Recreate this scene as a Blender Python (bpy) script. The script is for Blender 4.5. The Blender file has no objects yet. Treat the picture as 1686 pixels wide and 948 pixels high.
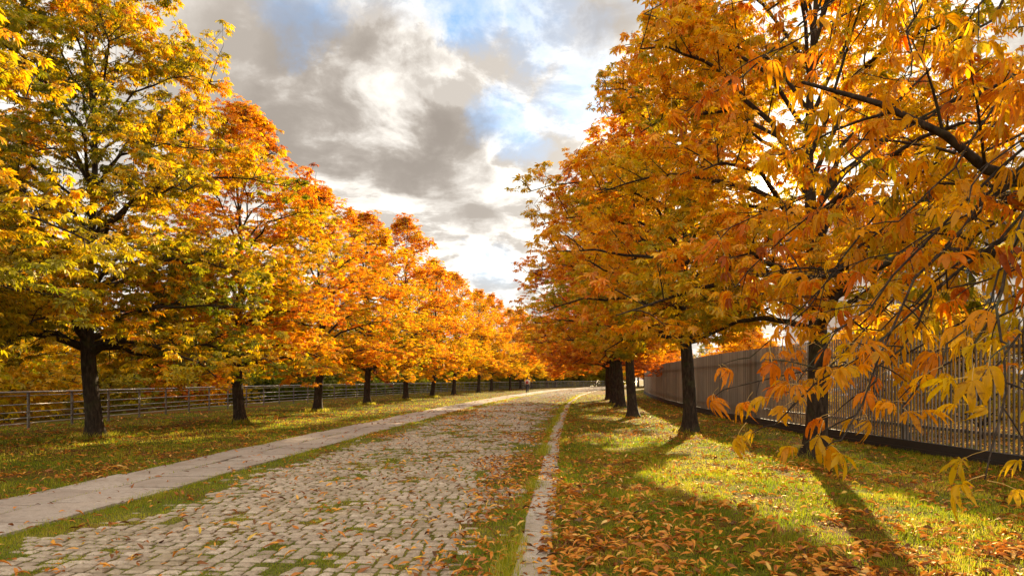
import bpy, math, random
import numpy as np
from mathutils import Vector, Matrix
R = math.radians
rng = np.random.default_rng(7)
random.seed(7)
SC = bpy.context.scene
COL = SC.collection

# ------------------------------------------------------------------ camera
F_PX = 1100.0 / 1686.0                      # focal length / picture width
cam_d = bpy.data.cameras.new('camera'); cam = bpy.data.objects.new('camera', cam_d); COL.objects.link(cam)
cam.location = (0, 0, 1.6); cam.rotation_euler = (R(90), 0, 0)
cam_d.sensor_width = 36; cam_d.lens = 36 * F_PX
cam_d.shift_y = (624 - 474) / 1686.0
cam_d.clip_start = 0.05; cam_d.clip_end = 3000
SC.camera = cam

# ------------------------------------------------------------------ light
SUN_AZ, SUN_EL = 20.7, 15.2                 # azimuth from +Y towards +X
sdir = Vector((math.sin(R(SUN_AZ)) * math.cos(R(SUN_EL)), math.cos(R(SUN_AZ)) * math.cos(R(SUN_EL)), math.sin(R(SUN_EL))))
sun_d = bpy.data.lights.new('sun', 'SUN'); sun_d.energy = 5.0; sun_d.angle = R(0.5); sun_d.color = (1.0, 0.77, 0.46)
sun = bpy.data.objects.new('sun', sun_d); COL.objects.link(sun)
sun.rotation_euler = sdir.to_track_quat('Z', 'Y').to_euler(); sun.location = (20, 60, 40)

SC.view_settings.view_transform = 'Standard'; SC.view_settings.look = 'None'
SC.view_settings.exposure = 1.75; SC.view_settings.gamma = 1.0; SC.view_settings.use_curve_mapping = False
SC.cycles.use_denoising = True
SC.cycles.max_bounces = 8; SC.cycles.diffuse_bounces = 4; SC.cycles.transmission_bounces = 6; SC.cycles.glossy_bounces = 2
SC.cycles.sample_clamp_indirect = 6.0
SC.cycles.caustics_reflective = False; SC.cycles.caustics_refractive = False

# ---- node helpers
class NT:
    def __init__(self, tree): self.t = tree; self.n = tree.nodes; self.l = tree.links
    def node(self, typ, **kw):
        nd = self.n.new(typ)
        for k, v in kw.items(): setattr(nd, k, v)
        return nd
    def put(self, sock, v):
        if hasattr(v, 'is_output') or isinstance(v, bpy.types.NodeSocket): self.l.new(v, sock)
        else:
            if isinstance(v, (tuple, list)) and len(v) == 3 and sock.type == 'RGBA': v = (*v, 1)
            sock.default_value = v
    def math(self, op, a, b=0.0, c=None, clamp=False):
        nd = self.node('ShaderNodeMath', operation=op, use_clamp=clamp)
        self.put(nd.inputs[0], a); self.put(nd.inputs[1], b)
        if c is not None: self.put(nd.inputs[2], c)
        return nd.outputs[0]
    def vmath(self, op, a, b=None, scale=None):
        nd = self.node('ShaderNodeVectorMath', operation=op)
        self.put(nd.inputs[0], a)
        if b is not None: self.put(nd.inputs[1], b)
        if scale is not None: self.put(nd.inputs['Scale'], scale)
        return nd.outputs['Value'] if op in ('DOT_PRODUCT', 'LENGTH') else nd.outputs[0]
    def noise(self, vec, scale, detail=4, rough=0.5, dist=0.0, col=False):
        nd = self.node('ShaderNodeTexNoise')
        if vec is not None: self.put(nd.inputs['Vector'], vec)
        nd.inputs['Scale'].default_value = scale; nd.inputs['Detail'].default_value = detail
        nd.inputs['Roughness'].default_value = rough; nd.inputs['Distortion'].default_value = dist
        return nd.outputs['Color'] if col else nd.outputs[0]
    def rng(self, v, a, b, c=0.0, d=1.0, smooth=True):
        nd = self.node('ShaderNodeMapRange'); nd.interpolation_type = 'SMOOTHSTEP' if smooth else 'LINEAR'
        self.put(nd.inputs[0], v)
        for i, x in enumerate((a, b, c, d)): nd.inputs[i + 1].default_value = x
        return nd.outputs[0]
    def mix(self, f, a, b, mode='MIX'):
        nd = self.node('ShaderNodeMix', data_type='RGBA', blend_type=mode)
        self.put(nd.inputs[0], f); self.put(nd.inputs[6], a); self.put(nd.inputs[7], b)
        return nd.outputs[2]
    def ramp(self, f, stops):
        nd = self.node('ShaderNodeValToRGB'); self.put(nd.inputs[0], f)
        cr = nd.color_ramp
        while len(cr.elements) > 1: cr.elements.remove(cr.elements[-1])
        for i, (p, c) in enumerate(stops):
            e = cr.elements[0] if i == 0 else cr.elements.new(p)
            e.position = p; e.color = (*c, 1)
        return nd.outputs[0]
    def attr(self, name):
        return self.node('ShaderNodeAttribute', attribute_name=name).outputs['Fac']

def px_dir(px, py):
    v = Vector(((px - 843) / 1100.0, 1.0, (624 - py) / 1100.0)); return v.normalized()

# ------------------------------------------------------------------ world: clear sky with a broken layer of clouds
W = bpy.data.worlds.new('World'); SC.world = W; W.use_nodes = True
nt = NT(W.node_tree); nt.n.clear()
out = nt.node('ShaderNodeOutputWorld'); bg = nt.node('ShaderNodeBackground')
nt.l.new(bg.outputs[0], out.inputs[0]); bg.inputs[1].default_value = 0.1
sky = nt.node('ShaderNodeTexSky', sky_type='NISHITA'); sky.sun_disc = False
sky.sun_elevation = R(SUN_EL); sky.sun_rotation = R(SUN_AZ); sky.air_density = 1.0; sky.dust_density = 0.6; sky.ozone_density = 2.0
D = nt.node('ShaderNodeTexCoord').outputs['Generated']
sep = nt.node('ShaderNodeSeparateXYZ'); nt.l.new(D, sep.inputs[0])
zz = nt.math('ADD', nt.math('MAXIMUM', sep.outputs[2], 0.0), 0.22)
comb = nt.node('ShaderNodeCombineXYZ')
nt.l.new(nt.math('DIVIDE', sep.outputs[0], zz), comb.inputs[0]); nt.l.new(nt.math('DIVIDE', sep.outputs[1], zz), comb.inputs[1])
P = comb.outputs[0]
warp = nt.vmath('SUBTRACT', nt.noise(P, 1.3, 3, 0.5, col=True), (0.5, 0.5, 0.5))
P2 = nt.vmath('ADD', P, nt.vmath('SCALE', warp, scale=0.38))
n_big = nt.noise(P2, 1.1, 9, 0.58); n_fine = nt.noise(P2, 2.2, 12, 0.6)
wob = nt.vmath('ADD', D, nt.vmath('SCALE', nt.vmath('SUBTRACT', nt.noise(D, 4.0, 10, 0.66, col=True), (0.5, 0.5, 0.5)), scale=0.22))
wobn = nt.vmath('NORMALIZE', wob)
def blob(px, py, r, soft=0.0):
    d = nt.vmath('DOT_PRODUCT', wobn, tuple(px_dir(px, py)))
    return nt.rng(d, math.cos(R(r)), math.cos(R(r * 0.25)), 0.0, 1.0)
def total(lst):
    acc = None
    for px, py, r, w in lst:
        b = nt.math('MULTIPLY', blob(px, py, r), w)
        acc = b if acc is None else nt.math('MAXIMUM', acc, b)
    return acc
dark = total([(390, 110, 10, .7), (500, 170, 10, .9), (600, 210, 9, .9), (660, 150, 6, .9), (700, 250, 7, .95), (520, 290, 8, .7), (620, 320, 6, .55),
              (770, 240, 4.5, .85), (760, 310, 5, .7), (800, 345, 4, .7), (1010, 25, 4, .6), (250, 250, 14, .45), (100, 150, 16, .45)])
hole = total([(505, 15, 4.2, 1.0), (545, 45, 3, .7), (770, 15, 4, 1.0), (890, 25, 4.5, 1.0), (950, 70, 3.5, .6), (840, 205, 3.5, .95), (880, 245, 2.6, .95), (955, 150, 4, .85), (860, 130, 1.5, .3), (1150, -120, 9, .8), (650, -160, 9, .8), (800, 460, 3, .35)])
cover_n = nt.rng(n_big, 0.36, 0.50)
cover = nt.math('SUBTRACT', nt.math('MAXIMUM', cover_n, nt.rng(sep.outputs[2], 0.50, 0.62, 1.0, 0.0)), nt.math('MULTIPLY', hole, nt.rng(n_fine, 0.30, 0.62, 1.25, 0.35)), clamp=True)
# the far low sky is covered with thin pale cloud
dk = nt.math('MULTIPLY', nt.math('MULTIPLY', dark, 0.86), nt.rng(n_fine, 0.38, 0.56, 0.15, 1.25))
dk = nt.math('MULTIPLY', nt.math('ADD', dk, nt.math('MULTIPLY', nt.rng(n_big, 0.5, 0.75), 0.25)), 0.82)
dk = nt.math('MAXIMUM', dk, nt.math('MULTIPLY', nt.rng(nt.noise(P2, 4.5, 12, 0.62), 0.46, 0.60), 0.46))
ccol = nt.ramp(dk, [(0.0, (1.0, 0.945, 0.85)), (0.28, (0.66, 0.61, 0.55)), (0.60, (0.40, 0.355, 0.31)), (1.0, (0.24, 0.205, 0.175))])
ccol = nt.vmath('SCALE', ccol, scale=4.1)
# extra brightness added to unseen clouds behind and overhead, to light the camera-facing sides
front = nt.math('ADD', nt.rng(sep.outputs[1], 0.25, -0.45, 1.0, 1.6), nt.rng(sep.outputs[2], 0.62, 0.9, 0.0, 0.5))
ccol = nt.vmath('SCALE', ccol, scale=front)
skyc = nt.vmath('MULTIPLY', sky.outputs[0], (0.85, 1.1, 1.45))
skyc = nt.vmath('SCALE', nt.mix(0.6, skyc, (1.2, 2.5, 3.9)), scale=0.58)
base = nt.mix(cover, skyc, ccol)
sd = nt.vmath('DOT_PRODUCT', D, tuple(sdir))
aur = nt.math('POWER', nt.math('MAXIMUM', sd, 0.0), 60.0)
aur2 = nt.math('POWER', nt.math('MAXIMUM', sd, 0.0), 2500.0)
disc = nt.rng(sd, math.cos(R(0.75)), math.cos(R(0.45)), 0, 1)
glow = nt.math('ADD', nt.math('MULTIPLY', aur, 3.0), nt.math('ADD', nt.math('MULTIPLY', aur2, 14.0), nt.math('MULTIPLY', disc, 30.0)))
gl = nt.vmath('SCALE', (1.0, 0.90, 0.70), scale=glow)
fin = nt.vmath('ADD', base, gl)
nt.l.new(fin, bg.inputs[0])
W.cycles.sampling_method = 'MANUAL'; W.cycles.sample_map_resolution = 2048

# ------------------------------------------------------------------ materials
def mat(name):
    m = bpy.data.materials.new(name); m.use_nodes = True
    t = NT(m.node_tree); t.n.clear()
    o = t.node('ShaderNodeOutputMaterial'); return m, t, o
def principled(t, o, col, rough=0.8, bump=None, strength=0.3, dist=0.02, spec=0.3, metal=0.0):
    p = t.node('ShaderNodeBsdfPrincipled')
    t.put(p.inputs['Base Color'], col); t.put(p.inputs['Roughness'], rough)
    p.inputs['Specular IOR Level'].default_value = spec; p.inputs['Metallic'].default_value = metal
    if bump is not None:
        b = t.node('ShaderNodeBump'); b.inputs['Strength'].default_value = strength; b.inputs['Distance'].default_value = dist
        t.put(b.inputs['Height'], bump); t.l.new(b.outputs[0], p.inputs['Normal'])
    t.l.new(p.outputs[0], o.inputs[0]); return p
def obj_co(t): return t.node('ShaderNodeTexCoord').outputs['Object']

def leafy_shader(t, o, col, trans=0.5, gloss=0.045, rough=0.38):
    d = t.node('ShaderNodeBsdfDiffuse'); tr = t.node('ShaderNodeBsdfTranslucent'); g = t.node('ShaderNodeBsdfGlossy')
    t.put(d.inputs[0], col); t.put(tr.inputs[0], col); g.inputs['Roughness'].default_value = rough
    g.inputs[0].default_value = (1, 0.80, 0.48, 1)
    m1 = t.node('ShaderNodeMixShader'); m1.inputs[0].default_value = trans
    t.l.new(d.outputs[0], m1.inputs[1]); t.l.new(tr.outputs[0], m1.inputs[2])
    m2 = t.node('ShaderNodeMixShader'); m2.inputs[0].default_value = gloss
    t.l.new(m1.outputs[0], m2.inputs[1]); t.l.new(g.outputs[0], m2.inputs[2]); t.l.new(m2.outputs[0], o.inputs[0])

AUTUMN = [(0.0, (0.07, 0.11, 0.004)), (0.16, (0.20, 0.21, 0.005)), (0.32, (0.48, 0.37, 0.005)), (0.46, (0.82, 0.47, 0.004)),
          (0.60, (0.80, 0.31, 0.004)), (0.74, (0.66, 0.17, 0.004)), (0.88, (0.42, 0.085, 0.006)), (1.0, (0.18, 0.04, 0.006))]
def leaf_mat(name, blotch=0.0, trans=0.5):
    m, t, o = mat(name)
    info = t.node('ShaderNodeObjectInfo'); s = t.node('ShaderNodeSeparateColor'); t.l.new(info.outputs['Color'], s.inputs[0])
    # object colour: red = colour shift of the tree, green = how mixed its leaves are
    h = t.math('ADD', s.outputs[0], t.math('MULTIPLY', t.math('SUBTRACT', t.attr('hue'), 0.5), s.outputs[1]), clamp=True)
    col = t.ramp(h, AUTUMN)
    v = t.math('ADD', 0.72, t.math('MULTIPLY', t.attr('val'), 0.56))
    col = t.vmath('SCALE', col, scale=v)
    if blotch:
        n = t.noise(obj_co(t), 28, 4, 0.6)
        col = t.mix(t.math('MULTIPLY', t.rng(n, 0.56, 0.66), blotch), col, (0.16, 0.035, 0.008))
    leafy_shader(t, o, col, trans, 0.018 if 'close' in name else 0.045, 0.38)
    return m
M = {}
M['leaf'] = leaf_mat('chestnut_leaf', 0.3, 0.60); M['leaf_near'] = leaf_mat('chestnut_leaf_close', 0.6, 0.70)

m, t, o = mat('bark'); co = obj_co(t)
sc = t.vmath('MULTIPLY', co, (1, 1, 0.28))
n = t.noise(sc, 16, 6, 0.65, 0.6); n2 = t.noise(co, 2.3, 3)
c = t.ramp(n, [(0.3, (0.012, 0.008, 0.005)), (0.55, (0.050, 0.034, 0.022)), (0.8, (0.13, 0.095, 0.062))])
c = t.mix(t.math('MULTIPLY', t.rng(n2, 0.52, 0.7), 0.5), c, (0.075, 0.085, 0.03))
principled(t, o, c, 0.9, n, 0.9, 0.04, 0.2); M['bark'] = m
m, t, o = mat('twig'); principled(t, o, (0.06, 0.035, 0.02), 0.8); M['twig'] = m
m, t, o = mat('petiole'); leafy_shader(t, o, (0.65, 0.42, 0.12), 0.3); M['petiole'] = m

m, t, o = mat('lawn_soil'); co = obj_co(t)
n = t.noise(co, 0.45, 5, 0.6); f = t.noise(co, 14, 6, 0.7)
c = t.ramp(f, [(0.3, (0.035, 0.03, 0.006)), (0.55, (0.11, 0.11, 0.012)), (0.75, (0.22, 0.18, 0.03))])
c2 = t.ramp(f, [(0.3, (0.045, 0.02, 0.008)), (0.55, (0.15, 0.06, 0.018)), (0.75, (0.36, 0.16, 0.04))])
c = t.mix(t.rng(n, 0.44, 0.58), c, c2)
principled(t, o, c, 0.95, f, 0.8, 0.05, 0.03); M['soil'] = m

m, t, o = mat('road_bed'); co = obj_co(t)
n = t.noise(co, 0.9, 5, 0.6); f = t.noise(co, 30, 5, 0.7)
c = t.ramp(f, [(0.3, (0.045, 0.035, 0.010)), (0.5, (0.12, 0.11, 0.02)), (0.7, (0.22, 0.18, 0.05))])
c2 = t.ramp(f, [(0.3, (0.05, 0.022, 0.01)), (0.55, (0.16, 0.07, 0.025)), (0.75, (0.30, 0.14, 0.05))])
c = t.mix(t.rng(n, 0.5, 0.62), c, c2)
principled(t, o, c, 0.95, f, 0.8, 0.03, 0.1); M['bed'] = m

def stone_mat(name, a, b, dirt, rough=0.75):
    m, t, o = mat(name); co = obj_co(t)
    n = t.noise(co, 55, 5, 0.7); big = t.noise(co, 1.4, 5, 0.65)
    v = t.attr('val')
    c = t.mix(v, a, b)
    c = t.mix(t.rng(n, 0.35, 0.70, 0.0, 0.6, False), c, tuple(x * 0.4 for x in a))
    c = t.mix(t.rng(t.noise(co, 9, 5, 0.7), 0.5, 0.7, 0.0, 0.5), c, tuple(x * 0.5 for x in dirt))
    c = t.mix(t.math('MULTIPLY', t.rng(big, 0.46, 0.66), 0.55), c, dirt)
    principled(t, o, c, 0.92, n, 0.6, 0.012, 0.08); return m
M['sett'] = stone_mat('sett_granite', (0.33, 0.25, 0.175), (0.57, 0.455, 0.335), (0.22, 0.165, 0.09))
M['slab'] = stone_mat('path_slab', (0.40, 0.32, 0.255), (0.50, 0.41, 0.33), (0.26, 0.20, 0.15))
M['kerb'] = stone_mat('kerb_granite', (0.42, 0.345, 0.27), (0.53, 0.44, 0.345), (0.26, 0.20, 0.12))

m, t, o = mat('grass_blade')
col = t.ramp(t.attr('hue'), [(0.0, (0.05, 0.12, 0.004)), (0.4, (0.19, 0.28, 0.006)), (0.65, (0.44, 0.42, 0.010)), (0.9, (0.55, 0.45, 0.05)), (1.0, (0.62, 0.46, 0.14))])
leafy_shader(t, o, col, 0.62, 0.03, 0.4); M['grass'] = m
m, t, o = mat('fallen_leaf')
col = t.ramp(t.attr('hue'), [(0.0, (0.07, 0.02, 0.008)), (0.25, (0.30, 0.08, 0.012)), (0.5, (0.62, 0.20, 0.014)), (0.75, (0.74, 0.33, 0.035)), (0.9, (0.76, 0.48, 0.15)), (1.0, (0.78, 0.50, 0.03))])
n = t.noise(obj_co(t), 24, 3, 0.6); col = t.mix(t.rng(n, 0.5, 0.7, 0.0, 0.35), col, (0.15, 0.045, 0.012))
leafy_shader(t, o, col, 0.28, 0.06, 0.5); M['litter'] = m

def metal(name, c, rough=0.5, met=0.6, mott=0.3):
    m, t, o = mat(name); n = t.noise(obj_co(t), 6, 5, 0.65)
    col = t.mix(t.rng(n, 0.35, 0.7, 0, mott), c, tuple(x * 0.5 for x in c))
    principled(t, o, col, rough, None, spec=0.5, metal=met); return m
M['galv'] = metal('railing_steel', (0.42, 0.40, 0.37), 0.4, 0.25)
m, t, o = mat('bronze_slat'); n = t.noise(t.vmath('MULTIPLY', obj_co(t), (1, 1, .25)), 5, 5, 0.65); v = t.attr('val')
c = t.mix(v, (0.12, 0.097, 0.075), (0.26, 0.21, 0.16)); c = t.mix(t.rng(n, 0.5, 0.72, 0, .5), c, (0.10, 0.07, 0.045))
principled(t, o, c, 0.6, None, spec=0.25, metal=0.1); M['slat'] = m
M['rail_dark'] = metal('base_rail_steel', (0.035, 0.028, 0.022), 0.85, 0.0)
M['post_dark'] = metal('railing_post', (0.17, 0.145, 0.12), 0.6, 0.2)
m, t, o = mat('facade'); n = t.noise(obj_co(t), 0.6, 5, 0.6)
principled(t, o, t.mix(n, (0.62, 0.58, 0.55), (0.74, 0.70, 0.67)), 0.8); M['facade'] = m
m, t, o = mat('window_glass'); principled(t, o, (0.03, 0.035, 0.04), 0.08, spec=0.8); M['glass'] = m
m, t, o = mat('window_frame'); principled(t, o, (0.12, 0.11, 0.10), 0.5); M['wframe'] = m
def plain(name, c, r=0.8):
    m, t, o = mat(name); n = t.noise(obj_co(t), 22, 4, 0.6); principled(t, o, t.mix(n, tuple(x * 0.75 for x in c), c), r, n, 0.2); M[name] = m
plain('skin', (0.45, 0.26, 0.18), 0.5); plain('jacket_cloth', (0.50, 0.40, 0.30)); plain('trouser_cloth', (0.03, 0.025, 0.03))
plain('pack_cloth', (0.26, 0.02, 0.02)); plain('hair_brown', (0.04, 0.02, 0.012)); plain('shoe', (0.03, 0.025, 0.02)); plain('concrete', (0.30, 0.27, 0.23))

# ------------------------------------------------------------------ mesh helpers
def np_mesh(name, V, Fs, m, attrs=None, smooth=False, mat_idx=None):
    """V (n,3); Fs a list of int arrays (k,3) or (k,4); attrs {name: per-face array}"""
    me = bpy.data.meshes.new(name)
    V = np.ascontiguousarray(V, dtype=np.float32)
    me.vertices.add(len(V)); me.vertices.foreach_set('co', V.ravel())
    loops = np.concatenate([f.ravel() for f in Fs]).astype(np.int32)
    sizes = np.concatenate([np.full(len(f), f.shape[1], dtype=np.int32) for f in Fs])
    starts = np.concatenate([[0], np.cumsum(sizes)[:-1]]).astype(np.int32)
    me.loops.add(len(loops)); me.loops.foreach_set('vertex_index', loops)
    me.polygons.add(len(sizes)); me.polygons.foreach_set('loop_start', starts)
    if mat_idx is not None: me.polygons.foreach_set('material_index', mat_idx.astype(np.int32))
    me.polygons.foreach_set('use_smooth', np.full(len(sizes), smooth, dtype=bool))
    me.update(calc_edges=True)
    for k, a in (attrs or {}).items():
        at = me.attributes.new(k, 'FLOAT', 'FACE'); at.data.foreach_set('value', np.ascontiguousarray(a, dtype=np.float32))
    for mm in (m if isinstance(m, (list, tuple)) else [m]): me.materials.append(mm)
    return me
def link(name, me, parent=None, loc=None, **props):
    ob = bpy.data.objects.new(name, me); COL.objects.link(ob)
    if parent is not None: ob.parent = parent
    if loc is not None: ob.location = loc
    for k, v in props.items(): ob[k] = v
    return ob
def empty(name, loc, label, cat, group=None, rz=0.0):
    e = bpy.data.objects.new(name, None); COL.objects.link(e); e.location = loc; e.rotation_euler = (0, 0, rz); e.empty_display_size = 0.2
    e['label'] = label; e['category'] = cat
    if group: e['group'] = group
    return e

class MB:
    """collects boxes / tubes"""
    def __init__(self): self.v = []; self.f = []; self.n = 0
    def add(self, V, F):
        self.v.append(np.asarray(V, float)); self.f.append(np.asarray(F, int) + self.n); self.n += len(V)
    def box(self, c, size, rz=0.0, bev=0.0):
        sx, sy, sz = [x / 2 for x in size]
        V = np.array([[x, y, z] for z in (-sz, sz) for x, y in ((-sx, -sy), (sx, -sy), (sx, sy), (-sx, sy))])
        cs, sn = math.cos(rz), math.sin(rz)
        V = np.stack([V[:, 0] * cs - V[:, 1] * sn, V[:, 0] * sn + V[:, 1] * cs, V[:, 2]], 1) + np.array(c)
        self.add(V, [[3, 2, 1, 0], [4, 5, 6, 7], [0, 1, 5, 4], [1, 2, 6, 5], [2, 3, 7, 6], [3, 0, 4, 7]])
    def tube(self, pts, rad, sides=6):
        pts = np.asarray(pts, float); k = len(pts); rad = np.broadcast_to(np.asarray(rad, float), (k,))
        T = np.gradient(pts, axis=0); T /= np.linalg.norm(T, axis=1)[:, None] + 1e-9
        up = np.array([0, 0, 1.0]) if abs(T[0, 2]) < 0.9 else np.array([1.0, 0, 0])
        A = np.cross(T, up); A /= np.linalg.norm(A, axis=1)[:, None] + 1e-9; B = np.cross(T, A)
        an = np.arange(sides) / sides * 2 * math.pi
        V = (pts[:, None] + (A[:, None] * np.cos(an)[None, :, None] + B[:, None] * np.sin(an)[None, :, None]) * rad[:, None, None]).reshape(-1, 3)
        i = np.arange(k - 1)[:, None] * sides; j = np.arange(sides)[None, :]; j2 = (j + 1) % sides
        F = np.stack([i + j, i + j2, i + sides + j2, i + sides + j], -1).reshape(-1, 4)
        self.add(V, F)
        for base, o in ((0, 0), ((k - 1) * sides, 1)):
            if sides == 4: self.add(V[base:base + 4], [[0, 1, 2, 3]])
    def mesh(self, name, m, smooth=False, attrs=None):
        return np_mesh(name, np.concatenate(self.v), [np.concatenate(self.f)], m, attrs, smooth)

# value noise
_tab = rng.random((256, 256))
def vnoise(x, y, s):
    x = np.asarray(x) * s; y = np.asarray(y) * s
    xi = np.floor(x).astype(int); yi = np.floor(y).astype(int); fx = x - xi; fy = y - yi
    fx = fx * fx * (3 - 2 * fx); fy = fy * fy * (3 - 2 * fy)
    g = lambda a, b: _tab[a % 256, b % 256]
    return (g(xi, yi) * (1 - fx) + g(xi + 1, yi) * fx) * (1 - fy) + (g(xi, yi + 1) * (1 - fx) + g(xi + 1, yi + 1) * fx) * fy
def fbm(x, y, s, o=4):
    a = 0; w = 0; k = 1.0
    for i in range(o): a = a + k * vnoise(np.asarray(x) + 17.3 * i, np.asarray(y) + 9.1 * i, s * 2 ** i); w += k; k *= 0.55
    return a / w

def in_view(x, y, m=0.04):
    return (y > 3.2) & (np.abs(x / np.maximum(y, .1)) < 0.79 + m)
# ------------------------------------------------------------------ the road's line: its right-hand kerb, bending to the right far off
KZ = np.array([-40, -10, 0, 5.4, 7.15, 12, 18.3, 27, 41, 60, 75, 88, 102, 126, 150, 180, 220, 300.])
KX = np.array([-2.2, -1.0, -.4, 0, .14, .52, 1.03, 1.85, 3.25, 5.75, 8.2, 10.6, 13.6, 20.2, 29, 42, 62, 110.])
def smooth_curve(Z, X, zz):
    # Catmull-Rom-like: interpolate then smooth
    d = np.linspace(Z[0], Z[-1], 3401); x = np.interp(d, Z, X); k = np.hanning(121); k /= k.sum()
    pad = np.concatenate([x[0] + (x[1] - x[0]) * np.arange(-60, 0), x, x[-1] + (x[-1] - x[-2]) * np.arange(1, 61)])
    x = np.convolve(pad, k, 'valid'); return np.interp(zz, d, x)
_z = np.linspace(-38, 296, 6000); _x = smooth_curve(KZ, KX, _z)
_s = np.concatenate([[0], np.cumsum(np.hypot(np.diff(_z), np.diff(_x)))]); _s -= np.interp(0, _z, _s)
def along(s):
    z = np.interp(s, _s, _z); x = np.interp(s, _s, _x)
    z2 = np.interp(np.asarray(s) + 0.8, _s, _z); x2 = np.interp(np.asarray(s) + 0.8, _s, _x); z1 = np.interp(np.asarray(s) - 0.8, _s, _z); x1 = np.interp(np.asarray(s) - 0.8, _s, _x)
    tx, ty = x2 - x1, z2 - z1; L = np.hypot(tx, ty); return x, z, tx / L, ty / L
def PT(s, t):
    """point at arc length s along the kerb, t metres to its left"""
    x, y, tx, ty = along(s); return x - ty * t, y + tx * t
def kerb_t(x, y):
    """approx. signed distance left of kerb"""
    kx = np.interp(y, _z, _x); d = 1.0; sl = (np.interp(np.asarray(y) + 1, _z, _x) - np.interp(np.asarray(y) - 1, _z, _x)) / 2
    return (kx - x) / np.sqrt(1 + sl * sl)
T_COB, T_PATH, T_LAWN = 5.15, 5.25, 6.98

def lawn_z(x, y):
    t = kerb_t(x, y)
    z = 0.035 * (fbm(x, y, 0.35) - 0.5) * 2 + 0.02 + 0.03 * (fbm(x + 50, y, 1.7, 3) - 0.5)
    edge = np.where(t < 3, np.clip((-0.3 - t) / 0.5, 0, 1), np.clip((t - T_LAWN) / 0.5, 0, 1))
    return z * edge + 0.004
def grid(name, sv, tv, zf, m, **props):
    S, T = np.meshgrid(sv, tv, indexing='ij'); X, Y = PT(S, T); Z = zf(X, Y, S, T)
    V = np.stack([X, Y, Z], -1).reshape(-1, 3); n, k = S.shape
    i = (np.arange(n - 1)[:, None] * k + np.arange(k - 1)[None, :]); F = np.stack([i, i + 1, i + k + 1, i + k], -1).reshape(-1, 4)[:, ::-1]
    return link(name, np_mesh(name, V, [F], m, smooth=True), **props)

# ground to the horizon
gb = MB(); gb.box((0, 400, -0.62), (2400, 2400, 1.0)); link('ground', gb.mesh('ground', M['soil']), kind='structure', label='flat dark soil reaching to the horizon')
sv = np.concatenate([np.arange(-12, 45, 0.22), np.arange(45, 200, 0.8)])
grid('lawn', sv, -0.29 - np.concatenate([np.arange(0, 9.5, 0.15), np.arange(9.5, 60, 1.5)]), lambda X, Y, S, T: lawn_z(X, Y), M['soil'], kind='structure', label='lawn strewn with fallen leaves to the right of the road')
grid('lawn', sv, T_LAWN + np.concatenate([np.arange(0, 12, 0.2), np.arange(12, 70, 1.5)])[::-1], lambda X, Y, S, T: lawn_z(X, Y), M['soil'], kind='structure', label='lawn between the stone path and the railing')
grid('road_bed', np.arange(-12, 240, 0.5), np.arange(7.1, -0.4, -0.2), lambda X, Y, S, T: -0.012 + 0.006 * (fbm(X, Y, 2.0, 3) - .5), M['bed'], kind='structure')

def cover_mask(s, t):
    """how overgrown the cobbles are, 0..1"""
    n = 0.5 + (0.45 * fbm(s * 0.8, t * 1.3, 0.7, 4) + 0.55 * fbm(s, t, 3.0, 3) - 0.5) * 1.15
    edge = np.clip((t - 4.25) / 0.7, 0, 1) * 0.32 + np.clip((0.9 - t) / 0.8, 0, 1) * 0.26
    return n + edge + 0.045 + 0.085 * np.clip((s - 7) / 8, 0, 1) + 0.03 * np.clip((s - 16) / 30, 0, 1)
# cobbles
def stones(centres, ax, ay, hx, hy, ztop, tilt, chamf, val, depth=0.09, jit=0.007, round_=0.09):
    """rounded blocks: centres (n,2), axis unit (ax,ay) is the row direction; hx along it, hy across"""
    n = len(centres); sx = np.array([-1, 1, 1, -1]); sy = np.array([-1, -1, 1, 1])
    rings = [(0.86, ztop), (1.0, ztop - chamf), (1.0, ztop - depth)]
    V = np.zeros((n, 12, 3)); jx = rng.normal(0, jit, (n, 4)); jy = rng.normal(0, jit, (n, 4))
    for r, (sc_, z) in enumerate(rings):
        inset = (1 - sc_) * round_
        lx = sx[None] * (hx[:, None] - inset) + jx; ly = sy[None] * (hy[:, None] - inset) + jy
        V[:, r * 4:r * 4 + 4, 0] = centres[:, 0, None] + lx * ax[:, None] - ly * ay[:, None]
        V[:, r * 4:r * 4 + 4, 1] = centres[:, 1, None] + lx * ay[:, None] + ly * ax[:, None]
        V[:, r * 4:r * 4 + 4, 2] = z[:, None] + lx * tilt[:, 0, None] + ly * tilt[:, 1, None]
    f = [[0, 1, 2, 3]] + [[a + 4, b + 4, b, a] for a, b in ((0, 1), (1, 2), (2, 3), (3, 0))] + [[a + 8, b + 8, b + 4, a + 4] for a, b in ((0, 1), (1, 2), (2, 3), (3, 0))]
    F = (np.array(f)[None] + (np.arange(n) * 12)[:, None, None]).reshape(-1, 4)
    return V.reshape(-1, 3), F, np.repeat(val, 9)
S_, T_, HX, HY = [], [], [], []
s = 1.0
while s < 150:
    rh = rng.uniform(0.118, 0.140); t = 0.06 + rng.uniform(0, 0.08)
    if s > 70: rh *= 1.3
    while t < T_COB:
        w = rng.uniform(0.135, 0.20) * (1.3 if s > 70 else 1)
        S_.append(s + rh / 2 + rng.normal(0, .004)); T_.append(t + w / 2); HX.append(w / 2 - rng.uniform(.010, .019)); HY.append(rh / 2 - rng.uniform(.011, .020)); t += w
    s += rh
S_, T_, HX, HY = map(np.array, (S_, T_, HX, HY))
S_ = S_ + 0.03 * np.sin(T_ * 1.3 + 0.5 * np.sin(S_ * 0.4))
cm = cover_mask(S_, T_)
X, Y = PT(S_, T_); _, _, tx, ty = along(S_)
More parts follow.
